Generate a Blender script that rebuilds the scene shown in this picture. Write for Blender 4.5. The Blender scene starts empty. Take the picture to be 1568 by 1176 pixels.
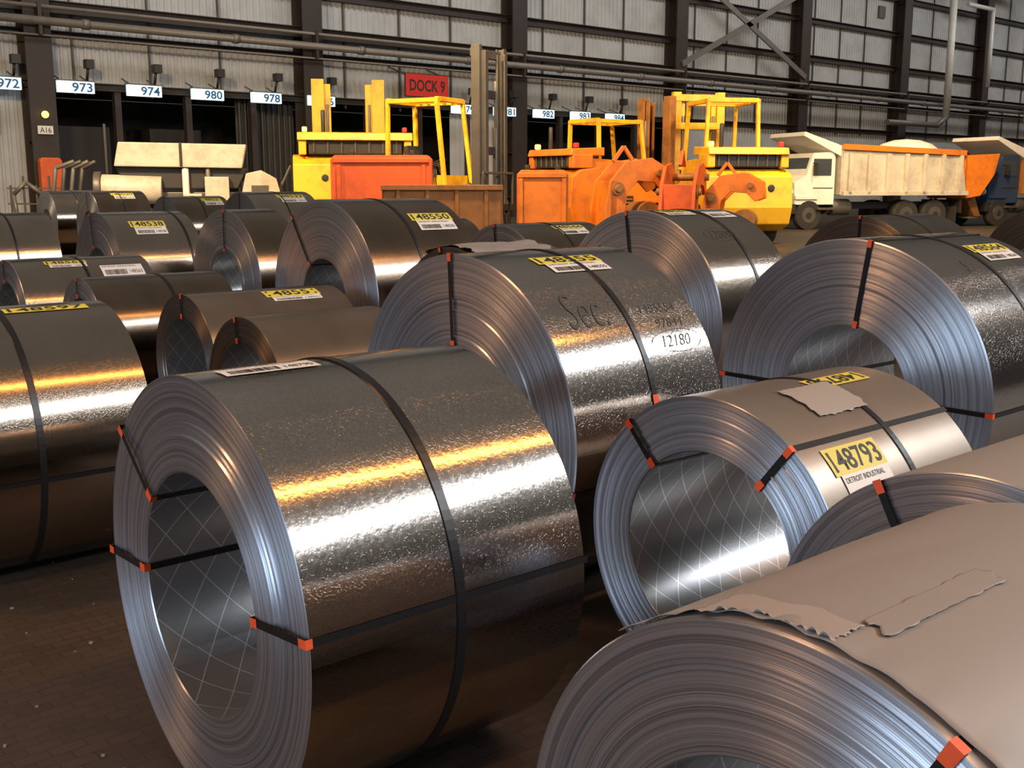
import bpy, bmesh, math, random
from mathutils import Vector, Matrix, noise
random.seed(7)
S=bpy.context.scene
COL=S.collection
rad=math.radians
try:
    S.view_settings.view_transform='Standard'
except Exception: pass

# ------------------------------------------------------------------ materials
def new_mat(name):
    m=bpy.data.materials.new(name); m.use_nodes=True
    nt=m.node_tree; b=nt.nodes['Principled BSDF']
    return m,nt,b
def N(nt,t,**k):
    n=nt.nodes.new(t)
    for a,v in k.items():
        if hasattr(n,a): setattr(n,a,v)
    return n
def setin(n,k,v):
    n.inputs[k].default_value=v
def mixcol(nt,fac,a,b):
    n=nt.nodes.new('ShaderNodeMix'); n.data_type='RGBA'
    nt.links.new(fac,n.inputs[0])
    n.inputs[6].default_value=(*a,1); n.inputs[7].default_value=(*b,1)
    return n.outputs[2]
def math_(nt,op,a,b=None):
    n=nt.nodes.new('ShaderNodeMath'); n.operation=op
    for i,v in enumerate((a,b)):
        if v is None: continue
        if isinstance(v,(int,float)): n.inputs[i].default_value=v
        else: nt.links.new(v,n.inputs[i])
    return n.outputs[0]
def paint(name,c,rough=.5,metal=0,dirt=.35,dc=(.06,.04,.025),scale=3,bump=.0,emit=None,es=0):
    m,nt,b=new_mat(name)
    tc=N(nt,'ShaderNodeTexCoord'); no=N(nt,'ShaderNodeTexNoise'); setin(no,'Scale',scale); setin(no,'Detail',8); setin(no,'Roughness',.7)
    nt.links.new(tc.outputs['Object'],no.inputs['Vector'])
    mr=N(nt,'ShaderNodeMapRange'); setin(mr,'From Min',.45); setin(mr,'From Max',.75); setin(mr,'To Max',dirt)
    nt.links.new(no.outputs['Fac'],mr.inputs['Value'])
    nt.links.new(mixcol(nt,mr.outputs[0],c,dc),b.inputs['Base Color'])
    setin(b,'Roughness',rough); setin(b,'Metallic',metal)
    if bump:
        bp=N(nt,'ShaderNodeBump'); setin(bp,'Strength',bump); setin(bp,'Distance',.02)
        nt.links.new(no.outputs['Fac'],bp.inputs['Height']); nt.links.new(bp.outputs[0],b.inputs['Normal'])
    if emit:
        setin(b,'Emission Color',(*emit,1)); setin(b,'Emission Strength',es)
    return m
def steel_body(name,c1,c2,rough=.27,metal=1.0,spangle=.25,aniso=.5,hatch=False):
    m,nt,b=new_mat(name)
    tc=N(nt,'ShaderNodeTexCoord')
    vo=N(nt,'ShaderNodeTexVoronoi'); setin(vo,'Scale',190)
    no=N(nt,'ShaderNodeTexNoise'); setin(no,'Scale',2.2); setin(no,'Detail',6)
    n2=N(nt,'ShaderNodeTexNoise'); setin(n2,'Scale',80); setin(n2,'Detail',3)
    for n in (vo,no,n2): nt.links.new(tc.outputs['Object'],n.inputs['Vector'])
    mr=N(nt,'ShaderNodeMapRange'); setin(mr,'From Min',.3); setin(mr,'From Max',.7)
    nt.links.new(no.outputs['Fac'],mr.inputs['Value'])
    colr=mixcol(nt,mr.outputs[0],c1,c2)
    if hatch:
        sp=N(nt,'ShaderNodeSeparateXYZ'); nt.links.new(tc.outputs['Object'],sp.inputs[0])
        ang=math_(nt,'MULTIPLY',math_(nt,'ARCTAN2',sp.outputs[2],sp.outputs[1]),.31)
        lines=[]
        for sg in (1,-1):
            u=math_(nt,'ADD',sp.outputs[0],math_(nt,'MULTIPLY',ang,sg*.75))
            w=math_(nt,'PINGPONG',u,.055); lines.append(math_(nt,'LESS_THAN',w,.0017))
        ln=math_(nt,'MULTIPLY',math_(nt,'MAXIMUM',lines[0],lines[1]),.8)
        mm=nt.nodes.new('ShaderNodeMix'); mm.data_type='RGBA'; nt.links.new(ln,mm.inputs[0]); nt.links.new(colr,mm.inputs[6]); mm.inputs[7].default_value=(.9,.9,.9,1); colr=mm.outputs[2]
    else:
        s2=N(nt,'ShaderNodeSeparateColor'); nt.links.new(vo.outputs['Color'],s2.inputs[0])
        mm=nt.nodes.new('ShaderNodeMix'); mm.data_type='RGBA'; mm.blend_type='MULTIPLY'; mm.inputs[0].default_value=1
        k=math_(nt,'ADD',math_(nt,'MULTIPLY',s2.outputs[1],spangle*.5),1-spangle*.25)
        cc=N(nt,'ShaderNodeCombineColor'); [nt.links.new(k,cc.inputs[i]) for i in range(3)]
        nt.links.new(colr,mm.inputs[6]); nt.links.new(cc.outputs[0],mm.inputs[7]); colr=mm.outputs[2]
    nt.links.new(colr,b.inputs['Base Color'])
    r=N(nt,'ShaderNodeMapRange'); setin(r,'To Min',rough-.04); setin(r,'To Max',rough+.05)
    nt.links.new(n2.outputs['Fac'],r.inputs['Value']); nt.links.new(r.outputs[0],b.inputs['Roughness'])
    setin(b,'Metallic',metal); setin(b,'Anisotropic',aniso); setin(b,'Anisotropic Rotation',.25)
    tg=N(nt,'ShaderNodeTangent',direction_type='RADIAL',axis='X'); nt.links.new(tg.outputs[0],b.inputs['Tangent'])
    sep=N(nt,'ShaderNodeSeparateColor'); nt.links.new(vo.outputs['Color'],sep.inputs[0])
    ad=N(nt,'ShaderNodeMath',operation='ADD'); nt.links.new(sep.outputs[0],ad.inputs[0]); nt.links.new(n2.outputs['Fac'],ad.inputs[1])
    bp=N(nt,'ShaderNodeBump'); setin(bp,'Strength',spangle); setin(bp,'Distance',.0009)
    nt.links.new(ad.outputs[0],bp.inputs['Height']); nt.links.new(bp.outputs[0],b.inputs['Normal'])
    return m
def steel_face(name,c1,c2,rough=.36):
    m,nt,b=new_mat(name)
    tc=N(nt,'ShaderNodeTexCoord'); sp=N(nt,'ShaderNodeSeparateXYZ'); nt.links.new(tc.outputs['Object'],sp.inputs[0])
    cb=N(nt,'ShaderNodeCombineXYZ'); nt.links.new(sp.outputs[1],cb.inputs[1]); nt.links.new(sp.outputs[2],cb.inputs[2])
    ln=N(nt,'ShaderNodeVectorMath',operation='LENGTH'); nt.links.new(cb.outputs[0],ln.inputs[0])
    def ring(sc,det):
        mu=N(nt,'ShaderNodeMath',operation='MULTIPLY'); mu.inputs[1].default_value=sc; nt.links.new(ln.outputs['Value'],mu.inputs[0])
        no=N(nt,'ShaderNodeTexNoise',noise_dimensions='1D'); setin(no,'Scale',1); setin(no,'Detail',det); nt.links.new(mu.outputs[0],no.inputs['W']); return no
    a=ring(420,3); g=ring(70,5)
    big=N(nt,'ShaderNodeTexNoise'); setin(big,'Scale',5); setin(big,'Detail',4); nt.links.new(tc.outputs['Object'],big.inputs['Vector'])
    ad=N(nt,'ShaderNodeMath',operation='ADD'); nt.links.new(a.outputs['Fac'],ad.inputs[0]); nt.links.new(g.outputs['Fac'],ad.inputs[1])
    mr=N(nt,'ShaderNodeMapRange'); setin(mr,'From Min',.65); setin(mr,'From Max',1.2); nt.links.new(ad.outputs[0],mr.inputs['Value'])
    nt.links.new(mixcol(nt,mr.outputs[0],c1,c2),b.inputs['Base Color'])
    r=N(nt,'ShaderNodeMapRange'); setin(r,'To Min',rough-.06); setin(r,'To Max',rough+.1)
    nt.links.new(big.outputs['Fac'],r.inputs['Value']); nt.links.new(r.outputs[0],b.inputs['Roughness'])
    setin(b,'Metallic',.9); setin(b,'Anisotropic',.85); setin(b,'Anisotropic Rotation',.25)
    tg=N(nt,'ShaderNodeTangent',direction_type='RADIAL',axis='X'); nt.links.new(tg.outputs[0],b.inputs['Tangent'])
    bp=N(nt,'ShaderNodeBump'); setin(bp,'Strength',.3); setin(bp,'Distance',.0012)
    nt.links.new(ad.outputs[0],bp.inputs['Height']); nt.links.new(bp.outputs[0],b.inputs['Normal'])
    return m
M={}
M['steel']=steel_body('galvanised_steel',(.47,.435,.40),(.38,.35,.32),.15,spangle=.34)
M['steel_b']=steel_body('oiled_steel',(.38,.325,.27),(.30,.255,.21),.17,spangle=.14)
M['steel_d']=steel_body('dark_oiled_steel',(.25,.19,.14),(.17,.13,.097),.20,spangle=.1)
M['wrapbody']=steel_body('satin_taupe_steel',(.32,.265,.215),(.25,.205,.165),.34,metal=.65,spangle=.05,aniso=.2)
M['brownbody']=steel_body('brown_film_steel',(.17,.13,.095),(.12,.09,.065),.30,metal=.6,spangle=.05,aniso=.2)
M['face']=steel_face('coil_edge_steel',(.23,.245,.275),(.58,.61,.67),.33)
M['face_d']=steel_face('coil_edge_dark',(.11,.095,.08),(.27,.235,.205))
M['inner']=steel_body('coil_bore_steel',(.40,.41,.425),(.28,.29,.30),.34,metal=.8,spangle=.2,hatch=True)
M['paper']=paint('kraft_wrap_paper',(.25,.225,.205),.5,0,.3,(.21,.187,.165),1.5,.06)
M['palepaper']=paint('pale_paper_patch',(.31,.27,.24),.5,0,.3,(.26,.23,.20),4,.08)
M['strap']=paint('black_steel_strap',(.012,.012,.014),.35,.3,.1,(.03,.03,.03),20)
M['clip']=paint('orange_edge_clip',(.70,.09,.02),.5,0,.3,(.3,.05,.02),40)
M['lab_y']=paint('label_yellow',(.62,.52,.06),.5,0,.25,(.5,.42,.08),30)
M['lab_w']=paint('label_white',(.66,.64,.60),.5,0,.2,(.5,.48,.42),20)
M['ink']=paint('black_ink',(.02,.02,.02),.6,0,0)
M['chalk']=paint('marker_ink',(.04,.035,.03),.7,0,0)
M['brown']=paint('column_brown_steel',(.030,.020,.017),.6,0,.5,(.012,.01,.008),1.5)
M['pipe']=paint('pipe_grey',(.16,.145,.13),.45,.2,.4,(.08,.055,.04),3)
M['wpipe']=paint('pipe_white',(.55,.53,.49),.5,0,.4,(.3,.25,.2),3)
M['corr']=paint('corrugated_sheet',(.40,.40,.395),.55,0,.5,(.19,.18,.17),.6)
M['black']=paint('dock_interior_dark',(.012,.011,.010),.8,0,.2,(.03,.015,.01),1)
M['yellow']=paint('machine_yellow',(.80,.44,.02),.42,0,.7,(.20,.08,.015),1.6)
M['orange']=paint('machine_orange',(.72,.19,.015),.45,0,.7,(.18,.055,.02),1.8)
M['redor']=paint('machine_red_orange',(.66,.10,.015),.5,0,.65,(.22,.05,.02),2)
M['rust']=paint('rusty_orange_steel',(.32,.13,.03),.6,0,.8,(.09,.045,.02),3)
M['cream']=paint('truck_cream',(.52,.475,.40),.45,0,.7,(.22,.16,.11),2)
M['white']=paint('truck_white',(.74,.72,.67),.45,0,.4,(.45,.38,.28),2)
M['gunm']=paint('machine_grey_steel',(.11,.10,.09),.45,.4,.5,(.05,.04,.03),3)
M['dark']=paint('dark_machine_steel',(.03,.028,.027),.5,.2,.4,(.06,.04,.03),4)
M['tyre']=paint('tyre_rubber',(.018,.017,.016),.8,0,.4,(.06,.045,.03),4)
M['glass']=paint('cab_glass',(.05,.06,.07),.12,.0,.1)
M['blue']=paint('truck_dark_blue',(.03,.05,.10),.35,0,.3)
M['redsign']=paint('red_sign',(.55,.03,.02),.5,0,.1)
M['sig']=paint('number_light_box',(.75,.88,.92),.5,0,0,emit=(.70,.92,1.0),es=.8)
M['blueink']=paint('blue_ink',(.02,.12,.30),.5,0,0)
M['amber']=paint('amber_lamp',(.9,.6,.1),.4,0,0,emit=(1,.65,.1),es=4)
M['crumb']=paint('floor_debris',(.30,.26,.2),.8,0,.3)
# floor
m,nt,b=new_mat('wood_block_floor'); M['floor']=m
tc=N(nt,'ShaderNodeTexCoord'); br=N(nt,'ShaderNodeTexBrick'); setin(br,'Scale',5); setin(br,'Mortar Size',.010)
br.inputs['Color1'].default_value=(.062,.043,.031,1); br.inputs['Color2'].default_value=(.042,.030,.022,1); br.inputs['Mortar'].default_value=(.015,.012,.009,1)
nt.links.new(tc.outputs['Object'],br.inputs['Vector'])
no=N(nt,'ShaderNodeTexNoise'); setin(no,'Scale',1.3); setin(no,'Detail',9); setin(no,'Roughness',.7); nt.links.new(tc.outputs['Object'],no.inputs['Vector'])
mx=N(nt,'ShaderNodeMix',data_type='RGBA'); mx.inputs[7].default_value=(.058,.047,.038,1)
mr=N(nt,'ShaderNodeMapRange'); setin(mr,'From Min',.4); setin(mr,'From Max',.7); setin(mr,'To Max',.75); nt.links.new(no.outputs['Fac'],mr.inputs['Value']); nt.links.new(mr.outputs[0],mx.inputs[0])
nt.links.new(br.outputs['Color'],mx.inputs[6]); nt.links.new(mx.outputs[2],b.inputs['Base Color']); setin(b,'Roughness',.6)
bp=N(nt,'ShaderNodeBump'); setin(bp,'Strength',.4); setin(bp,'Distance',.003); nt.links.new(br.outputs['Fac'],bp.inputs['Height']); bp.invert=True
nt.links.new(bp.outputs[0],b.inputs['Normal'])

# ------------------------------------------------------------------ mesh helpers
def link(o,parent=None):
    COL.objects.link(o)
    if parent is not None: o.parent=parent
    return o
def empty(name,loc=(0,0,0),rz=0):
    e=bpy.data.objects.new(name,None); e.location=loc; e.rotation_euler=(0,0,rz); COL.objects.link(e); return e
class B:
    def __init__(s): s.bm=bmesh.new(); s.mats=[]
    def mi(s,k):
        if k not in s.mats: s.mats.append(k)
        return s.mats.index(k)
    def _fin(s,verts,k,smooth=False):
        i=s.mi(k); fs=set()
        for v in verts:
            for f in v.link_faces: fs.add(f)
        for f in fs: f.material_index=i; f.smooth=smooth and len(f.verts)==4
    def box(s,c,d,k,rot=None):
        mt=Matrix.Translation(c)
        if rot: mt=mt@Matrix.Rotation(rad(rot[1]),4,rot[0])
        r=bmesh.ops.create_cube(s.bm,size=1,matrix=mt@Matrix.Diagonal((*d,1)))
        s._fin(r['verts'],k)
    def cyl(s,a,b,r,k,seg=16,r2=None):
        a=Vector(a);b=Vector(b);d=b-a
        q=Vector((0,0,1)).rotation_difference(d.normalized()).to_matrix().to_4x4()
        rr=bmesh.ops.create_cone(s.bm,cap_ends=True,segments=seg,radius1=r,radius2=r if r2 is None else r2,depth=d.length,matrix=Matrix.Translation((a+b)/2)@q)
        s._fin(rr['verts'],k,True)
    def bar(s,a,b,w,k,h=None):
        a=Vector(a);b=Vector(b);d=b-a; h=h or w
        q=d.to_track_quat('X','Z').to_matrix().to_4x4()
        r=bmesh.ops.create_cube(s.bm,size=1,matrix=Matrix.Translation((a+b)/2)@q@Matrix.Diagonal((d.length,w,h,1)))
        s._fin(r['verts'],k)
    def sph(s,c,r,k,sc=(1,1,1)):
        rr=bmesh.ops.create_uvsphere(s.bm,u_segments=14,v_segments=8,radius=r,matrix=Matrix.Translation(c)@Matrix.Diagonal((*sc,1)))
        s._fin(rr['verts'],k,True)
    def tube(s,pts,r,k,seg=12):
        for a,b in zip(pts,pts[1:]): s.cyl(a,b,r,k,seg)
        for p in pts[1:-1]: s.sph(p,r*1.02,k)
    def prism(s,pts,y0,y1,k):   # pts in local xz
        i=s.mi(k)
        A=[s.bm.verts.new((x,y0,z)) for x,z in pts]; Bv=[s.bm.verts.new((x,y1,z)) for x,z in pts]
        n=len(pts); fs=[s.bm.faces.new(A),s.bm.faces.new(Bv[::-1])]
        for j in range(n): fs.append(s.bm.faces.new((A[j],Bv[j],Bv[(j+1)%n],A[(j+1)%n])))
        for f in fs: f.material_index=i
    def wheel(s,c,r,w,hub='cream'):
        x,y,z=c
        s.cyl((x,y-w/2,z),(x,y+w/2,z),r,'tyre',24)
        for sg in (-1,1):
            s.cyl((x,y+sg*w*.45,z),(x,y+sg*(w/2+.015),z),r*.55,hub,20,)
            s.cyl((x,y+sg*w*.5,z),(x,y+sg*(w/2+.05),z),r*.2,'dark',12)
    def obj(s,name,parent=None,bevel=0,mx=None):
        bmesh.ops.recalc_face_normals(s.bm,faces=s.bm.faces[:])
        if mx is not None: bmesh.ops.transform(s.bm,matrix=mx,verts=s.bm.verts[:])
        me=bpy.data.meshes.new(name); s.bm.to_mesh(me); s.bm.free()
        for k in s.mats: me.materials.append(M[k])
        o=bpy.data.objects.new(name,me); link(o,parent)
        if bevel:
            md=o.modifiers.new('bevel','BEVEL'); md.width=bevel; md.segments=2; md.limit_method='ANGLE'; md.angle_limit=rad(40)
        return o
def raw(name,verts,faces,mats,fm=None,parent=None,smooth=True,loc=None):
    me=bpy.data.meshes.new(name); me.from_pydata(verts,[],faces)
    for k in mats: me.materials.append(M[k])
    if fm: me.polygons.foreach_set('material_index',fm)
    me.polygons.foreach_set('use_smooth',[smooth]*len(faces))
    me.update()
    o=bpy.data.objects.new(name,me); link(o,parent)
    if loc: o.location=loc
    return o
_tc={}
def text_geo(s,off=0,shear=0):
    if (s,off) in _tc: return _tc[(s,off)]
    cu=bpy.data.curves.new('t','FONT'); cu.body=s; cu.size=1; cu.resolution_u=3; cu.offset=off; cu.shear=shear
    o=bpy.data.objects.new('t',cu); COL.objects.link(o)
    bpy.context.view_layer.update()
    dg=bpy.context.evaluated_depsgraph_get(); me=o.evaluated_get(dg).to_mesh()
    v=[(a.co.x,a.co.y) for a in me.vertices]; f=[tuple(p.vertices) for p in me.polygons]
    o.evaluated_get(dg).to_mesh_clear()
    bpy.data.objects.remove(o); bpy.data.curves.remove(cu)
    x0=min(a[0] for a in v);x1=max(a[0] for a in v);y0=min(a[1] for a in v);y1=max(a[1] for a in v)
    v=[((a-x0)/(x1-x0),(b-y0)/(y1-y0)) for a,b in v]
    _tc[(s,off)]=(v,f); return v,f

# ------------------------------------------------------------------ coils
def cp(R,ph,x):  # ph deg: 0 -> toward -Y, 90 -> top
    a=rad(ph); return (x,-R*math.cos(a),R*math.sin(a))
def strip(V,F,fm,pts0,pts1,mi):
    b=len(V); n=len(pts0); V+=pts0+pts1
    for j in range(n-1): F.append((b+j,b+j+1,b+n+j+1,b+n+j)); fm.append(mi)
def coil(x,y,R,L,r=.31,body='steel',face='face',eye=(),circ=(.5,),labels=(),clips=True,seam=None,tele=.0006,hand=()):
    root=empty('steel_coil',(x,y,R))
    n=144; A=[360*i/n for i in range(n+1)]
    V=[];F=[];fm=[]
    e=.003
    strip(V,F,fm,[cp(R,a,e) for a in A],[cp(R,a,L-e) for a in A],0)
    rnd=random.Random(int(x*1000+y*77))
    for side in (0,1):
        X0=0 if side==0 else L; sg=1 if side==0 else -1
        K=60; rs=[r+(R-r)*k/K for k in range(K+1)]
        xs=[];o=0
        steps={rnd.randrange(4,K-2):rnd.uniform(-.006,.006) for _ in range(3)}
        for k in range(K+1):
            o+=rnd.uniform(-tele,tele)+steps.get(k,0); o*=.93; xs.append(X0+sg*max(-.012,min(.012,o)))
        xs[-1]=X0+sg*e; xs[0]=X0+sg*e
        for k in range(K):
            strip(V,F,fm,[cp(rs[k],a,xs[k]) for a in A],[cp(rs[k+1],a,xs[k+1]) for a in A],1)
    strip(V,F,fm,[cp(r,a,e) for a in A],[cp(r,a,L-e) for a in A],2)
    raw('wound_steel_body',V,F,[body,face,'inner'],fm,root)
    V=[];F=[];fm=[]
    ia=rnd.uniform(180,330)
    AA=[ia+i*2 for i in range(5)]
    strip(V,F,fm,[cp(r-.004+.0009*i,a,.004) for i,a in enumerate(AA)],[cp(r-.004+.0009*i,a,L-.01) for i,a in enumerate(AA)],0)
    raw('inner_lap_end',V,F,['inner'],fm,root)
    if seam is not None:
        V=[];F=[];fm=[]
        AA=[seam+i*1.5 for i in range(5)]
        strip(V,F,fm,[cp(R+.004-.0008*i,a,.01) for i,a in enumerate(AA)],[cp(R+.004-.0008*i,a,L-.01) for i,a in enumerate(AA)],0)
        strip(V,F,fm,[cp(R,seam,.01),cp(R+.004,seam,.01)],[cp(R,seam,L-.01),cp(R+.004,seam,L-.01)],0)
        raw('outer_lap_edge',V,F,[body],fm,root)
    V=[];F=[];fm=[]; w=.019; t=.0025
    for ph in eye:
        dw=math.degrees(w/2/R); dv=math.degrees(w/2/r)
        g=.006
        loop=[(R+t,-t-g,dw),(R+t,L+t+g,dw),(r-t,L+t+g,dv),(r-t,-t-g,dv),(R+t,-t-g,dw)]
        a0=[cp(q[0],ph-q[2],q[1]) for q in loop]; a1=[cp(q[0],ph+q[2],q[1]) for q in loop]
        strip(V,F,fm,a0,a1,0)
    for c in circ:
        w2=.025
        strip(V,F,fm,[cp(R+.004,a,c*L-w2/2) for a in A],[cp(R+.004,a,c*L+w2/2) for a in A],0)
        for sg in (-1,1): strip(V,F,fm,[cp(R,a,c*L+sg*w2/2) for a in A],[cp(R+.004,a,c*L+sg*w2/2) for a in A],0)
    if V: raw('black_straps',V,F,['strap'],fm,root,smooth=False)
    if clips and eye:
        V=[];F=[];fm=[]
        for ph in eye:
            for rr,s2 in ((R,1),(r,-1)):
                dw=math.degrees(.011/rr); tt=.004
                i0=.0 if s2==1 else -.004
                p=[(rr+s2*tt,.008),(rr+s2*tt,-.010),(rr-s2*.028,-.010)]
                strip(V,F,fm,[cp(q[0],ph-dw,q[1]) for q in p],[cp(q[0],ph+dw,q[1]) for q in p],0)
        raw('orange_edge_clips',V,F,['clip'],fm,root,smooth=False)
        if circ and R>.66:
            V=[];F=[];fm=[]
            for c in circ[:1]:
                dw=math.degrees(.03/R); a=[12+dw*k/3-dw for k in range(7)]
                strip(V,F,fm,[cp(R+.007,q,c*L-.015) for q in a],[cp(R+.007,q,c*L+.015) for q in a],0)
            raw('strap_seal',V,F,['clip'],fm,root)
    def patch(V,F,fm,x0,x1,p0,p1,off,mi):
        k=8; AA=[p0+(p1-p0)*i/k for i in range(k+1)]
        strip(V,F,fm,[cp(R+off,a,x0) for a in AA],[cp(R+off,a,x1) for a in AA],mi)
    def txt(V,F,fm,s,x0,x1,p0,p1,off,mi,flip=False,thin=0,sh=0):
        v,f=text_geo(s,thin,sh); b=len(V)
        if flip: V+=[cp(R+off,p1-(p1-p0)*q,x1-(x1-x0)*p) for p,q in v]
        else: V+=[cp(R+off,p0+(p1-p0)*q,x0+(x1-x0)*p) for p,q in v]
        for g in f: F.append(tuple(b+j for j in g)); fm.append(mi)
    for (lx,ph,wd,yh,wh,s,*fl) in labels:
        flip=bool(fl and fl[0])
        V=[];F=[];fm=[]
        dy=math.degrees(yh/R); dw=math.degrees(wh/R)
        if yh>0:
            patch(V,F,fm,lx,lx+wd,ph,ph+dy,.003,0)
            txt(V,F,fm,s,lx+wd*.05,lx+wd*.95,ph+dy*.12,ph+dy*.88,.0042,2,flip,.012)
        if wh>0:
            q0,q1=(ph-dw,ph) if not flip else (ph+dy,ph+dy+dw)
            patch(V,F,fm,lx+wd*.08,lx+wd*.97,q0,q1,.0033,1)
            xx=lx+wd*.14
            while xx<lx+wd*.6:
                bw=rnd.choice((.002,.003,.005)); patch(V,F,fm,xx,xx+bw,q0+(q1-q0)*.12,q0+(q1-q0)*.55,.0045,2); xx+=bw+rnd.choice((.002,.003,.004))
            txt(V,F,fm,'DETROIT INDUSTRIAL',lx+wd*.12,lx+wd*.85,q0+(q1-q0)*.78,q0+(q1-q0)*.92,.0045,2,flip)
            txt(V,F,fm,s,lx+wd*.66,lx+wd*.93,q0+(q1-q0)*.2,q0+(q1-q0)*.5,.0045,2,flip)
        raw('coil_number_label',V,F,['lab_y','lab_w','ink'],fm,root)
    V=[];F=[];fm=[]
    for (s,x0,x1,p0,p1) in hand:
        if s=='O':   # hand-drawn oval
            k=40;a0=[];a1=[]
            for i in range(k+1):
                q=i*math.tau/k
                for lst,sc in ((a0,.97),(a1,1.0)): lst.append(cp(R+.002,(p0+p1)/2+(p1-p0)/2*sc*math.sin(q)+math.sin(q*2)*.3,(x0+x1)/2+(x1-x0)/2*sc*math.cos(q)))
            strip(V,F,fm,a0,a1,0)
        else: txt(V,F,fm,s,x0,x1,p0,p1,.002,0,False,-.012,.3)
    if V: raw('marker_writing',V,F,['chalk'],fm,root)
    return root
c1=coil(1.09,2.51,.568,.83,.318,eye=(6,140,182),seam=118,labels=[(.06,92,.30,0,.08,'148790')])
c2=coil(2.52,2.03,.486,.85,.315,body='wrapbody',eye=(52,132),circ=(.56,),labels=[(.10,38,.27,.09,.12,'148793'),(.42,78,.30,.08,0,'148793',True)])
c3=coil(1.15,.78,.508,.85,.307,body='paper',eye=(62,),circ=())
c4=coil(2.17,1.02,.50,.85,body='paper',eye=(118,),circ=())
c5=coil(2.53,3.28,.671,.80,eye=(93,-12),circ=(.52,),labels=[(.22,70,.34,.07,.07,'148555')],
    hand=[('Sec.',.12,.32,39,53),('1485554',.50,.70,42,45.5),('97844',.55,.70,36,39.5),('12180',.54,.70,29,33),('O',.48,.76,27,35)])
c6=coil(4.23,2.65,.685,.95,.302,eye=(82,0,180),circ=(.5,),labels=[(.52,64,.34,.07,.07,'148564')],hand=[('S',.28,.32,54,60)])
c7=coil(.86,4.80,.55,.85,eye=(-8,),circ=(.47,),body='steel_b',labels=[(.42,76,.34,.06,0,'148597')])
c8=coil(2.62,9.43,.50,1.1,eye=(95,),body='steel_b',circ=(.5,),labels=[(.25,66,.34,.06,.05,'148563'),(.64,60,.40,0,.14,'148563')])
c9=coil(2.78,8.19,.462,1.07,eye=(95,),body='steel_d',circ=(.55,))
c10=coil(3.92,10.96,.667,.86,eye=(100,),circ=(.85,),body='steel_b',labels=[(.2,52,.36,.10,.10,'148538')])
c11=coil(3.30,13.70,.64,.97,eye=(100,),circ=(.5,),body='steel_b')
c12=coil(4.49,9.30,.691,.46,eye=(88,),circ=(),body='steel_d')
c13=coil(4.20,7.08,.749,.96,eye=(125,),circ=(.45,),body='steel_d',labels=[(.50,52,.38,.09,.10,'148550')])
c14=coil(2.85,6.54,.46,1.07,eye=(90,),circ=(),body='brownbody',face='face_d',labels=[(.50,66,.40,.10,.05,'148551')])
c15=coil(2.66,5.34,.45,.85,eye=(100,),circ=(),body='brownbody',face='face_d')
c16=coil(5.23,4.85,.72,.76,eye=(98,),circ=(.55,),body='steel_b',labels=[(.05,78,.30,.06,.06,'148561'),(.42,78,.28,0,.12,'148561')],hand=[('12800',.2,.42,50,56),('O',.15,.45,48,58)])
c17=coil(8.77,5.44,.665,1.16,eye=(88,),circ=(.45,),body='steel_d',face='face_d')
c18=coil(12.0,5.2,.68,1.1,eye=(88,),body='steel_d',face='face_d')
c19=coil(8.4,26.6,.74,1.1,circ=(.5,),body='steel_b')
c20=coil(8.41,23.9,.74,1.15,eye=(90,),circ=(.5,),body='steel_d',labels=[(.4,60,.5,.12,.12,'148530')])
c21=coil(8.30,19.6,.70,1.1,eye=(90,),circ=(.5,),body='steel_d',labels=[(.6,60,.4,.12,.12,'148531')])
c22=coil(8.27,16.5,.747,1.16,eye=(90,),circ=(.5,),body='steel_b',labels=[(.5,60,.5,.12,.12,'148532')])
c23=coil(4.33,5.68,.60,.80,eye=(100,),circ=(),body='brownbody',face='face_d')
c25=coil(6.6,7.9,.62,1.1,eye=(95,),body='steel_d',circ=(.5,),labels=[(.5,66,.4,.08,.10,'148566')])
c26=coil(7.3,10.8,.60,1.1,eye=(95,),body='steel_d',circ=(.5,))

def wrap_patch(parent,R,x0,x1,p0,p1,name,mk='paper',off=.005,seed=1,jag=.03,wr=.006,fr=3,jf=.12,lift=0):
    nx,na=44,90; V=[];F=[]
    def ed(j,sd): return jag*(noise.noise(Vector((j*jf*2.5,sd,seed)))*.35+noise.noise(Vector((j*jf*.6,sd+5,seed)))*1.6)
    for i in range(nx+1):
        for j in range(na+1):
            t=i/nx; xa=x0+ed(j,0)*(1-t)**3; xb=x1+ed(j,9)*t**3
            xx=xa+(xb-xa)*t; ph=p0+(p1-p0)*j/na
            h=abs(noise.noise(Vector((xx*fr,ph*.05,seed))))*wr*2 + lift*max(0,1-t*6)**2*abs(noise.noise(Vector((j*.13,3,seed))))
            q=noise.noise(Vector((i*.2,(0 if j<na/2 else 7),seed)))*1.2 if j in (0,na) else 0
            V.append(cp(R+off+h,ph+q,xx))
    for i in range(nx):
        for j in range(na):
            a=i*(na+1)+j; F.append((a,a+1,a+na+2,a+na+1))
    o=raw(name,V,F,[mk],None,parent)
    md=o.modifiers.new('thick','SOLIDIFY'); md.thickness=.0010
    return o
wrap_patch(c3,.508,.012,.84,28,128,'kraft_wrap_sheet','paper',.0035,3,.008,.003,2.5,.05,.010)
wrap_patch(c3,.508,.014,.09,84,108,'torn_wrap_flap','palepaper',.008,11,.016,.004,5,.05,.018)
wrap_patch(c3,.508,.10,.42,80,85,'folded_wrap_crease','paper',.007,8,.012,.002,3,.05)
wrap_patch(c2,.486,.24,.50,62,82,'paper_patch','palepaper',.003,5,.008,.003)
wrap_patch(c23,.60,.0,.7,60,120,'loose_wrap','paper',.008,6,.04,.03)

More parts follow.
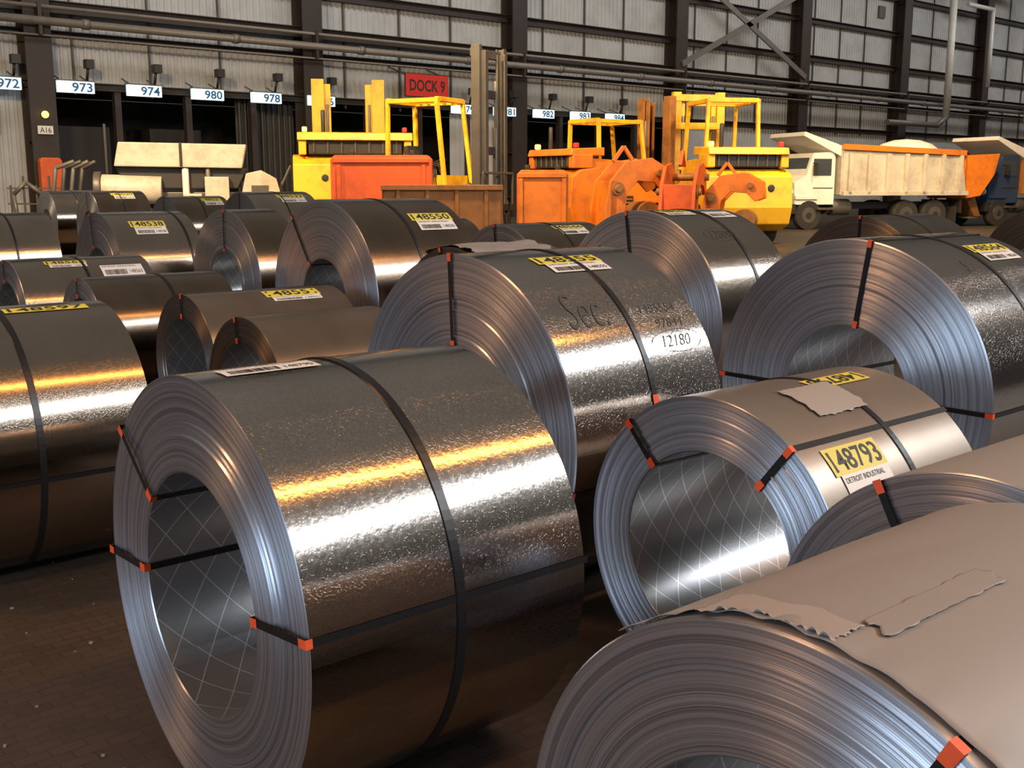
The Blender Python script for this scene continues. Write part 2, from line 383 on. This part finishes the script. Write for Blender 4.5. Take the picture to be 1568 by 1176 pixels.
# ------------------------------------------------------------------ floor and wall
fb=B(); fb.box((60,20,-.05),(170,70,.1),'floor'); fb.obj('floor')
YW=43.2; XA,XB=1.5,157.7
cols=[1.5,13.5,24.9,36.7,48.9,60.9,73,85]+[97+12*k for k in range(6)]
def corrug(x0,x1,z0,z1,y,V,F):
    p=.30; n=int((x1-x0)/p); b=len(V); pr=[]
    for i in range(n):
        s=x0+i*p
        pr+=[(s,y),(s+.15,y),(s+.18,y-.05),(s+.27,y-.05)]
    pr.append((x1,y))
    V+=[(a,c,z0) for a,c in pr]+[(a,c,z1) for a,c in pr]; m=len(pr)
    for j in range(m-1): F.append((b+j,b+j+1,b+m+j+1,b+m+j))
V=[];F=[]
corrug(XA,XB,5.35,23,YW,V,F)
corrug(49.0,XB,0,5.35,YW,V,F)
corrug(XA,13.2,0,5.35,YW,V,F)
corrug(33.0,36.6,0,5.35,YW,V,F)
raw('wall_north',V,F,['corr'],None,None,False)
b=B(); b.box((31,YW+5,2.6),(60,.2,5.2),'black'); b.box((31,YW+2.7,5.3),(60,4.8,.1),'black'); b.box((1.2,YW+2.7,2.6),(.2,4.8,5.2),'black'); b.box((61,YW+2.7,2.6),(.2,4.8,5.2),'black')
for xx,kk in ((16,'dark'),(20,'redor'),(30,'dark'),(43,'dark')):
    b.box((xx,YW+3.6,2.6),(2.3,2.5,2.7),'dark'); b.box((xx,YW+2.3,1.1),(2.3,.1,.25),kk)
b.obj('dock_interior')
b=B()
for X in cols:
    for yy in (YW-.15,YW-.98): b.box((X,yy,11.5),(.95,.07,23),'brown')
    b.box((X,YW-.56,11.5),(.07,.8,23),'brown')
    z=1
    while z<22:
        b.box((X,YW-.56,z),(.7,.8,.04),'brown'); z+=2.2
b.obj('wall_column')
b=B()
for z,h in ((5.3,.25),(7.15,.16),(8.1,.42),(9.75,.34),(12.1,.30),(14.5,.3),(17,.3),(19.5,.3)):
    b.box(((XA+XB)/2,YW-.2,z),(XB-XA,.22,h),'brown'); b.box(((XA+XB)/2,YW-.32,z+h/2),(XB-XA,.3,.04),'brown')
for k in range(52):
    X=XA+3*k+1.5
    if k%4!=3: b.box((X,YW-.12,14),(.06,.1,18),'gunm')
for k in range(5):
    b.box((13.7+2.9*k,YW-.05,2.6),(.25,.3,5.3),'brown'); b.box((25.3+2.9*k,YW-.05,2.6),(.25,.3,5.3),'brown'); b.box((37.4+2.9*k,YW-.05,2.6),(.25,.3,5.3),'brown')
b.obj('trim_girts')
b=B()
b.cyl((XA,YW-1.35,7.43),(XB,YW-1.35,7.43),.15,'pipe'); b.cyl((XA,YW-1.25,7.95),(XB,YW-1.25,7.95),.07,'pipe'); b.cyl((XA,YW-1.2,6.95),(XB,YW-1.2,6.95),.04,'pipe')
for X in cols: b.box((X,YW-1.2,7.5),(.12,.4,1.1),'brown')
for k in range(26): b.cyl((3+6*k,YW-1.35,7.43),(3.25+6*k,YW-1.35,7.43),.19,'pipe')
b.obj('wall_pipe_run')
b=B()
X=48.9; yb=YW-1.065
for a,c in (((X,yb,13.8),(X+12,yb,8.4)),((X,yb,8.4),(X+12,yb,13.8)),((X,yb,20),(X+12,yb,13.8)),((X,yb,13.8),(X+12,yb,20))):
    b.bar(a,c,.1,'pipe',.32)
b.obj('cross_bracing')
b=B()
for X0,X1,zt in ((77.5,90.5,16.2),):
    y=YW-1.9
    b.tube([(X0,y,6.5),(X0,y,zt-1),(X0+.5,y,zt-.3),(X0+1.3,y,zt),(X1-1.3,y,zt),(X1-.5,y,zt-.3),(X1,y,zt-1),(X1,y,6.8),(X1+1,y,6.3)],.26,'wpipe')
    b.tube([(X0+2,y,zt-1.5),(X0+6,y,zt-1.5),(X0+6,y,9)],.16,'wpipe')
    b.tube([(X0,y,6.5),(X0-1.2,y,5.9),(X0-8,y,5.9)],.2,'pipe')
b.obj('white_vent_pipe')
b=B()
for X,z in ((65,15),(71,13.5),(81,12),(94,14)): b.box((X,YW-.1,z),(.8,.1,.8),'gunm')
b.obj('wall_vent')
nums=[972,973,974,980,978,976,977,975,979,981,982,983,984]
for k in range(13):
    X=12.1+2.62*k
    if k in (6,7): continue
    r0=empty('dock_number_sign',(X,YW-1.0,5.2)); b=B(); b.box((0,0,0),(1.35,.18,.42),'sig'); b.box((0,.02,.23),(1.4,.24,.04),'gunm'); b.bar((-.5,0,.2),(-.5,.9,.5),.04,'gunm'); b.bar((.5,0,.2),(.5,.9,.5),.04,'gunm'); b.obj('light_box',r0)
    v,f=text_geo(str(nums[k]),.02)
    raw('dock_digits',[(-.15+.75*p,-.095,-.17+.33*q) for p,q in v],f,['blueink'],None,r0,False)
    b=B(); b.cyl((.48,.1,.25),(.48,-.1,.75),.05,'dark'); b.box((.5,-.15,.85),(.3,.35,.32),'dark'); b.obj('dock_spot_lamp',r0)
r0=empty('dock_sign',(30.5,YW-1.6,6.1)); b=B(); b.box((0,0,0),(2.4,.06,.98),'redsign'); b.box((0,.04,0),(2.46,.04,1.04),'dark')
for sx in (-1.1,1.1): b.bar((sx,0,.4),(sx,1.5,.9),.05,'gunm')
b.obj('sign_panel',r0)
v,f=text_geo('DOCK 9',.02); raw('sign_lettering',[(-1.0+2.0*p,-.04,-.26+.52*q) for p,q in v],f,['ink'],None,r0,False)
r0=empty('column_marker',(13.5,YW-1.06,3.6)); b=B(); b.box((0,0,0),(.55,.04,.3),'lab_w'); b.sph((0,-.1,.55),.13,'amber'); b.box((0,0,.55),(.2,.1,.2),'gunm'); b.obj('marker_plate',r0)
v,f=text_geo('A16'); raw('marker_text',[(-.2+.4*p,-.03,-.1+.2*q) for p,q in v],f,['ink'],None,r0,False)
b=B(); b.prism([(13.1,0),(13.9,0),(13.9,2.5),(13.8,2.6),(13.2,2.6),(13.1,2.5)],YW-1.45,YW-1.1,'redor'); b.box((13.5,YW-1.25,.15),(.95,.5,.3),'dark'); b.obj('column_guard',None,.04)
b=B(); b.box((11.7,YW-.25,4.0),(.8,.35,.9),'white'); b.box((11.7,YW-.45,4.0),(.6,.05,.6),'lab_w'); b.cyl((11.7,YW-.2,4.4),(11.7,YW-.2,5.3),.04,'pipe'); b.obj('electrical_cabinet')
V=[];F=[]
n=60
for i in range(n+1):
    X=21.8+2.8*i/n; V+=[(X,YW+.35+.12*math.sin(i*1.1),0),(X,YW+.35+.1*math.sin(i*1.1),5.2)]
for i in range(n): F.append((2*i,2*i+2,2*i+3,2*i+1))
raw('dock_curtain',V,F,['dark'])

# ------------------------------------------------------------------ machines
VA=rad(49.4)
def P(f,l): return (f*math.cos(VA)+l*math.sin(VA), f*math.sin(VA)-l*math.cos(VA))
def forklift(f,l,az,mh=5.0,c='yellow',cw='orange',mc='yellow',wid=2.3,Lg=3.4,guard=True,gh=3.1,gc=None,bh=2.05,topbar=True,rail=1.0):
    gc=gc or c
    x,y=P(f,l); R0=empty('forklift_truck',(x,y,0),rad(az)); h=wid/2; q=bh/2.05
    b=B()
    b.prism([(-Lg*.45,.5),(Lg*.38,.5),(Lg*.42,1.1),(Lg*.1,1.35*q),(-.1,1.8*q),(-Lg*.40,1.85*q),(-Lg*.47,1.6*q)],-h*.82,h*.82,c)
    b.box((Lg*.28,h*.88,1.15),(1.3,.4,.12),c); b.box((Lg*.28,-h*.88,1.15),(1.3,.4,.12),c)
    for sy in (-1,1):
        b.box((-.4,sy*h*.83,1.0),(1.0,.06,.6),'dark')
        for k in range(5): b.box((-.4,sy*h*.86,.8+.1*k),(.9,.04,.03),c)
        b.box((.3,sy*h*.95,.55),(.6,.25,.08),'dark')
        b.box((-.6,sy*h*.83,1.5*q),(1.1,.05,.05),'dark')
    b.obj('chassis',R0,.04)
    b=B()
    b.prism([(-Lg*.47,.35),(-Lg*.62,.55),(-Lg*.66,1.0),(-Lg*.64,1.45*q),(-Lg*.55,1.6*q),(-Lg*.36,1.65*q),(-Lg*.36,.35)],-h,h,cw)
    b.box((-Lg*.50,0,1.78*q),(Lg*.20,h*1.5,.28*q),'dark')
    for k in range(7): b.box((-Lg*.605,-h*.66+k*h*.22,1.78*q),(.06,.06,.26*q),'gunm')
    b.prism([(-Lg*.64,1.90*q),(-Lg*.62,bh),(-Lg*.30,bh+.05),(-Lg*.30,1.90*q)],-h*.92,h*.92,c)
    for sy in (-1,1): b.box((-Lg*.52,sy*h*.84,1.78*q),(Lg*.2,.22,.30*q),cw)
    b.box((-Lg*.665,0,.8),(.1,.3,.2),'dark'); b.cyl((-Lg*.5,h*.5,bh),(-Lg*.5,h*.5,bh+.65),.06,'dark')
    for yy in (-.5,.0,.5): b.cyl((-Lg*.66,yy*h,1.2*q),(-Lg*.64,yy*h,1.2*q),.1,'dark')
    for sy in (-1,1): b.box((-Lg*.56,sy*h*.8,bh+.09),(.14,.14,.14),'amber' if sy>0 else 'redsign')
    b.obj('counterweight',R0,.05)
    b=B()
    for sy in (-1,1):
        b.wheel((Lg*.3,sy*h*.88,.55),.55,.42,c); b.wheel((-Lg*.33,sy*h*.8,.45),.45,.34,c)
    b.obj('wheels',R0)
    if guard:
        b=B(); x0,x1=-Lg*.28,Lg*.24
        for sy in (-1,1):
            b.bar((x1,sy*h*.62,1.3),(x1-.28,sy*h*.58,gh),.10,gc); b.bar((x0,sy*h*.62,1.8*q),(x0,sy*h*.58,gh),.10,gc)
            b.bar((x0-.05,sy*h*.58,gh),(x1-.22,sy*h*.58,gh),.11,gc)
        for k in range(7):
            xx=x0+(x1-.28-x0)*k/6; b.bar((xx,-h*.58,gh+.02),(xx,h*.58,gh+.02),.06 if 0<k<6 else .12,gc)
        b.obj('overhead_guard',R0,.01)
        b=B(); b.box((-.35,0,1.98),(.55,.55,.16),'dark'); b.box((-.62,0,2.3),(.14,.52,.6),'dark',('Y',-10))
        b.bar((.45,0,1.4),(.18,0,2.15),.06,'dark')
        for k in range(20):
            a=k*math.tau/20;a2=(k+1)*math.tau/20
            mm=Matrix.Translation((.18,0,2.17))@Matrix.Rotation(rad(-28),4,'Y')
            b.cyl(mm@Vector((.2*math.cos(a),.2*math.sin(a),0)),mm@Vector((.2*math.cos(a2),.2*math.sin(a2),0)),.018,'dark',8)
        b.bar((.0,0,2.12),(.35,0,2.22),.03,'dark'); b.box((.6,0,1.6),(.2,h*1.1,.5),c)
        for k in range(3): b.cyl((.35,-.3-.08*k,1.6),(.3,-.3-.08*k,2.0),.015,'dark',8)
        b.obj('operator_seat_and_controls',R0)
    b=B(); xm=Lg*.50
    for sy in (-1,1):
        for dx,wd,t0,k in ((0,.62,mh,mc),(.10,.50,mh*.97,mc)):
            yy=sy*h*wd
            b.box((xm+dx,yy,t0/2+.15),(.22,.05*rail,t0-.2),k); b.box((xm+dx+.1,yy-sy*.06*rail,t0/2+.15),(.04,.14*rail,t0-.2),k); b.box((xm+dx-.1,yy-sy*.06*rail,t0/2+.15),(.04,.14*rail,t0-.2),k)
        b.cyl((xm-.05,sy*h*.38,.4),(xm-.05,sy*h*.38,mh*.62),.07,'gunm'); b.cyl((xm-.05,sy*h*.38,mh*.6),(xm-.05,sy*h*.38,mh*.85),.04,'pipe')
        b.bar((xm+.12,sy*h*.42,.8),(xm+.12,sy*h*.42,mh*.95),.05,'dark')
        b.cyl((xm-.1,sy*h*.7,1.6),(0.5,sy*h*.7,1.1),.08,'gunm')
    zs=(.5,mh*.5,mh-.12,mh*.78) if topbar else (.5,mh*.5)
    for z in zs: b.box((xm-.08,0,z),(.12,h*1.28,.2),mc)
    b.obj('lift_mast',R0,.01)
    b=B()
    for z in (.45,1.05): b.box((xm+.25,0,z),(.1,h*1.5,.18),'dark')
    for sy in (-1,1):
        b.box((xm+.25,sy*h*.45,.75),(.1,.12,.8),'dark'); b.box((xm+.95,sy*h*.35,.12),(1.3,.16,.06),'dark'); b.box((xm+.33,sy*h*.35,.5),(.07,.16,.8),'dark')
        b.bar((xm+.25,sy*h*.7,1.0),(xm+.25,sy*h*.7,1.9),.05,mc)
    b.box((xm+.25,0,1.9),(.05,h*1.4,.06),mc)
    b.obj('fork_carriage',R0,.01)
    return R0
forklift(34.5,-5.0,60,4.95,'yellow','yellow','yellow',3.6,4.2,guard=False,bh=3.1,topbar=False,rail=2.6)
forklift(28.5,-2.05,-70,4.9,'yellow','yellow','gunm',2.1,3.4,gh=3.7,gc='yellow')
forklift(32.5,2.9,-5,4.15,'orange','orange','rust',2.2,3.6,gh=3.4,gc='yellow',bh=2.6,topbar=False,rail=2.0)
forklift(31.8,5.95,60,4.3,'yellow','yellow','yellow',2.5,3.6,gh=3.9,bh=2.6,rail=1.6)

def steel_bin(f,l,az,W,D,Hh,k,name='steel_scrap_bin',solid=False):
    x,y=P(f,l); R0=empty(name,(x,y,0),rad(az)); b=B()
    z0=.15
    if solid:
        b.prism([(-W/2,z0),(W/2,z0),(W/2,Hh-.1),(W/2-.1,Hh),(-W/2+.1,Hh),(-W/2,Hh-.1)],-D/2,D/2,k)
        for sx in (-1,1):
            b.box((sx*W*.42,-D/2-.03,Hh*.5),(.1,.06,Hh*.8),k); b.cyl((sx*W*.3,0,Hh),(sx*W*.3,0,Hh+.12),.07,'dark')
        b.box((0,-D/2-.02,Hh-.12),(W*.95,.05,.12),k)
    else:
        for sx in (-1,1): b.box((sx*W/2,0,z0+Hh/2),(.08,D,Hh),k)
        for sy in (-1,1):
            b.box((0,sy*D/2,z0+Hh/2),(W,.08,Hh),k)
            for j in range(4): b.box((-W/2+W*(j+.5)/4,sy*(D/2+.05),z0+Hh/2),(.09,.06,Hh),k)
            b.box((0,sy*(D/2+.04),z0+Hh),(W+.1,.14,.12),k); b.box((0,sy*(D/2+.03),z0+.1),(W+.1,.12,.14),k)
        b.box((0,0,z0+.05),(W,D,.1),k)
    for sx in (-1,1): b.box((sx*W*.35,0,.08),(.2,D,.16),'dark')
    b.obj('bin_body',R0,.015); return R0
steel_bin(24.8,-1.55,-40,2.6,1.0,1.4,'rust')
steel_bin(26.3,-3.1,-40,2.4,.5,2.3,'redor','counterweight_block',True)
steel_bin(25.9,.72,-42,1.2,.7,1.95,'orange','counterweight_block',True)

def attachment(f,l,az,k='orange',s=1):
    x,y=P(f,l); R0=empty('coil_lifting_attachment',(x,y,0),rad(az)); R0.scale=(s,s,s); b=B()
    pts=[(-.9,0.1),(.9,.1),(.9,.55),(-.2,.6),(-.38,.9),(-.3,1.5),(.0,1.8),(.5,1.75),(.75,1.5),(1.0,1.6),(.95,2.1),(.4,2.4),(-.35,2.3),(-.8,1.8),(-.95,1.0)]
    for yy in (-.5,.4): b.prism(pts,yy,yy+.1,k)
    for c in ((-.62,.5),(-.6,1.6),(.6,2.0),(.6,.3)): b.cyl((c[0],-.62,c[1]),(c[0],.62,c[1]),.10,'rust',18)
    b.cyl((-.6,-.54,1.6),(-.6,-.5,1.6),.18,'rust',20)
    b.box((-.7,0,1.1),(.2,1.0,1.4),k); b.cyl((.4,-.4,.9),(.4,.4,.9),.36,'rust',24); b.cyl((.4,-.55,.9),(.4,.55,.9),.12,'dark')
    b.bar((-.5,0,2.3),(-.2,0,2.7),.1,k); b.bar((.1,0,2.3),(-.2,0,2.7),.1,k)
    b.obj('hook_frame',R0,.015); return R0
attachment(28.0,3.0,-20,'orange',.95); attachment(27.6,4.3,30,'redor',.9); attachment(27.8,5.6,-60,'orange',.8)

def dump_truck(f,l,az,cab='white',bed='cream',s=1,load=True,spreader=True):
    x,y=P(f,l); R0=empty('dump_truck',(x,y,0),rad(az)); R0.scale=(s,s,s); b=B()
    b.prism([(2.1,.9),(3.75,.9),(3.8,1.7),(3.3,1.95),(3.05,2.75),(2.2,2.8),(2.1,2.6)],-1.05,1.05,cab)
    b.box((3.85,0,.75),(.2,2.3,.35),'dark'); b.box((3.8,0,1.3),(.06,1.3,.5),'gunm')
    for sy in (-1,1):
        b.box((2.65,sy*1.06,2.25),(.75,.04,.6),'glass'); b.box((3.3,sy*.95,1.15),(.95,.35,.12),cab); b.cyl((3.78,sy*.85,1.35),(3.85,sy*.85,1.35),.13,'lab_w')
        b.box((3.05,sy*1.25,2.2),(.08,.2,.4),'dark'); b.bar((3.05,sy*1.0,2.4),(3.05,sy*1.25,2.4),.03,'dark')
        b.box((2.5,sy*1.1,.75),(.7,.2,.08),'gunm'); b.box((2.6,sy*1.065,1.5),(.85,.02,.03),'dark'); b.cyl((1.3,sy*.75,.8),(2.1,sy*.75,.8),.3,'gunm')
    b.box((3.16,0,2.3),(.06,1.8,.6),'glass',('Y',-17))
    b.obj('cab',R0,.04)
    b=B()
    for sy in (-1,1): b.box((-.1,sy*.4,.85),(7.0,.12,.25),'dark')
    for xx in (-2.4,-1.1,3.15):
        for sy in (-1,1): b.wheel((xx,sy*.92,.52),.52,.4 if xx<0 else .3,'gunm')
        b.cyl((xx,-.8,.52),(xx,.8,.52),.09,'dark')
    b.box((-3.6,0,.8),(.1,2.2,.5),'dark'); b.box((-3.3,.9,.5),(.05,.6,.6),'tyre'); b.box((-3.3,-.9,.5),(.05,.6,.6),'tyre')
    b.obj('frame_and_wheels',R0)
    b=B()
    for sy in (-1,1):
        b.prism([(-3.7,1.25),(1.9,1.25),(1.9,2.95),(-3.4,2.75)],sy*1.2-.04,sy*1.2+.04,bed)
        for k in range(7): b.box((-3.3+.82*k,sy*1.29,2.0),(.16,.16,1.5),bed)
        b.bar((-3.5,sy*1.27,2.8),(1.95,sy*1.27,2.98),.2,'orange',.2); b.box((-.9,sy*1.27,1.3),(5.6,.2,.16),bed)
    b.box((-.9,0,1.3),(5.6,2.4,.12),bed); b.box((1.9,0,2.1),(.08,2.4,1.7),bed); b.box((-3.6,0,2.0),(.08,2.4,1.5),'orange')
    b.prism([(1.85,2.6),(1.85,3.0),(3.5,3.5),(3.55,3.35)],-1.15,1.15,'white')
    b.obj('dump_bed',R0,.015)
    if load:
        b=B(); b.sph((-1.8,0,2.7),1.0,'white',(1.5,.95,.65)); b.sph((.0,.1,2.7),.8,'white',(1.2,1.1,.4)); b.obj('tarped_load',R0)
    if spreader:
        b=B(); b.prism([(-3.8,2.7),(-5.3,2.8),(-5.1,2.0),(-4.5,1.2),(-3.8,1.1)],-1.1,1.1,'orange'); b.prism([(-4.3,1.3),(-4.8,1.3),(-5.2,.4),(-4.9,.4)],-.4,.4,'rust')
        for k in range(3): b.bar((-3.9-.55*k,-1.14,2.7),(-3.9-.3*k,-1.14,1.3),.08,'dark')
        b.cyl((-5.0,0,.3),(-5.0,0,.38),.4,'gunm'); b.bar((-3.8,-1.2,.6),(-4.6,-1.2,1.9),.1,'orange'); b.bar((-3.8,-1.2,1.9),(-4.6,-1.2,.6),.1,'orange'); b.obj('salt_spreader',R0,.01)
    return R0
dump_truck(42,13.5,158)
dump_truck(46,21.8,165,'blue','rust',1.0,False,False)

x,y=P(33.5,-10.0); R0=empty('towed_salt_spreader',(x,y,0),rad(-28)); b=B()
b.prism([(-1.9,2.15),(-1.75,2.85),(1.9,2.8),(1.75,2.1)],-.85,.2,'cream'); b.prism([(-1.6,1.5),(1.6,1.5),(1.9,2.1),(-1.9,2.15)],-.6,.6,'dark')
b.box((0,-.87,2.5),(.08,.06,.7),'dark'); b.box((-.4,0,1.3),(4.6,1.0,.2),'gunm')
b.obj('hopper',R0,.03); b=B()
b.cyl((-2.3,-.5,1.5),(-.6,-.5,1.45),.42,'cream',24); b.cyl((-2.5,-.5,1.5),(-2.3,-.5,1.5),.5,'gunm',24)
b.prism([(1.75,.7),(2.75,.7),(2.9,1.2),(2.75,1.8),(2.3,2.05),(1.85,1.95),(1.7,1.3)],-.7,.4,'cream'); b.box((2.25,-.72,1.35),(.5,.04,.5),'gunm')
b.box((1.0,-.6,1.5),(.7,.5,.7),'cream'); b.box((.3,-.6,1.1),(.5,.5,.5),'cream')
b.cyl((.1,-.7,.9),(.1,-.7,2.1),.1,'white'); b.cyl((.75,-.7,1.2),(.75,-.7,2.1),.07,'pipe')
b.bar((-2.2,0,1.4),(-2.2,0,3.4),.08,'dark'); b.bar((2.6,-.3,1),(3.2,-.3,2.2),.07,'gunm')
for k in range(4): b.tube([(-2.6-.25*k,.1,.4),(-3.0-.25*k,0,1.4),(-2.9-.25*k,0,2.1),(-2.5-.2*k,-.1,2.3)],.06,'pipe' if k%2 else 'gunm')
b.wheel((-1.2,-.6,.5),.5,.3,'white'); b.wheel((1.4,-.6,.5),.5,.3,'white'); b.wheel((-1.2,.6,.5),.5,.3,'white'); b.wheel((1.4,.6,.5),.5,.3,'white')
b.obj('pump_and_tank',R0,.03)
x,y=P(36,-15.6); R0=empty('hose_rack',(x,y,0),rad(-30)); b=B()
for k in range(5): b.bar((-.8+.4*k,0,0),(-.8+.4*k,0,1.6+.3*(k%2)),.06,'gunm')
for z in (.4,1.0,1.5): b.bar((-.9,0,z),(.9,0,z),.05,'gunm')
b.tube([(-.6,-.1,.3),(-.7,-.1,1.3),(-.3,-.1,1.7),(.2,-.1,1.3),(.3,-.1,.4)],.07,'pipe'); b.obj('rack',R0)

b=B()
for _ in range(60):
    f=random.uniform(2.2,6); l=random.uniform(-2.4,-.8); xx,yy=P(f,l); s=random.uniform(.003,.007)
    b.box((xx,yy,s*.5),(s*2,s*1.3,s),'crumb',('Z',random.uniform(0,180)))
b.obj('floor_debris')

# ------------------------------------------------------------------ lights
def area(name,loc,tgt,sx,sy,pw,c,spread=180):
    L=bpy.data.lights.new(name,'AREA'); L.shape='RECTANGLE'; L.size=sx; L.size_y=sy; L.energy=pw; L.color=c; L.spread=rad(spread)
    o=bpy.data.objects.new(name,L); o.location=loc; o.rotation_euler=(Vector(tgt)-Vector(loc)).to_track_quat('-Z','Y').to_euler(); COL.objects.link(o); return o
area('clerestory_daylight',(15,-14,14.0),(4,3,0),30,2.2,6200,(.95,.975,1))
area('sodium_lamp_row',(7,-3.8,12),(7,-3.8,0),14,.5,880,(1,.42,.08))
area('sodium_lamp_row_west',(-8,8.5,12),(2,6,0),.8,8,1050,(1,.47,.20))
area('west_door_daylight',(-11,.5,2.6),(3,2,1),7,4.5,900,(.64,.80,1))
for i,(f,l,e) in enumerate(((22,-12,1500),(22,-2,1150),(24,9,1250),(33,14,700))):
    x,y=P(f,l); xt,yt=P(f+10,l+2.5)
    area('sodium_flood',(x,y,10),(xt,yt,1.5),1.2,1.2,e,(1,.70,.36),110)
area('wall_fill_light',(60,33,17),(60,43.2,8),110,2.5,3200,(1,.99,.96),120)  # added fill: unseen long area lamp facing the wall to brighten it
W=bpy.data.worlds.new('w'); S.world=W; W.use_nodes=True
nt=W.node_tree; bg=nt.nodes['Background']; tc=N(nt,'ShaderNodeTexCoord'); sp=N(nt,'ShaderNodeSeparateXYZ'); nt.links.new(tc.outputs['Generated'],sp.inputs[0])
mr=N(nt,'ShaderNodeMapRange'); setin(mr,'From Min',.1); setin(mr,'From Max',.65); nt.links.new(sp.outputs[2],mr.inputs['Value'])
nt.links.new(mixcol(nt,mr.outputs[0],(.038,.034,.031),(.235,.208,.182)),bg.inputs[0]); bg.inputs[1].default_value=1

# ------------------------------------------------------------------ camera
cam=bpy.data.cameras.new('camera'); cam.lens=36*1653.3/1568; cam.sensor_width=36; cam.clip_end=400
co=bpy.data.objects.new('camera',cam); co.location=(0,0,1.6); co.rotation_euler=(rad(90-10.43),0,rad(49.4-90)); COL.objects.link(co); S.camera=co
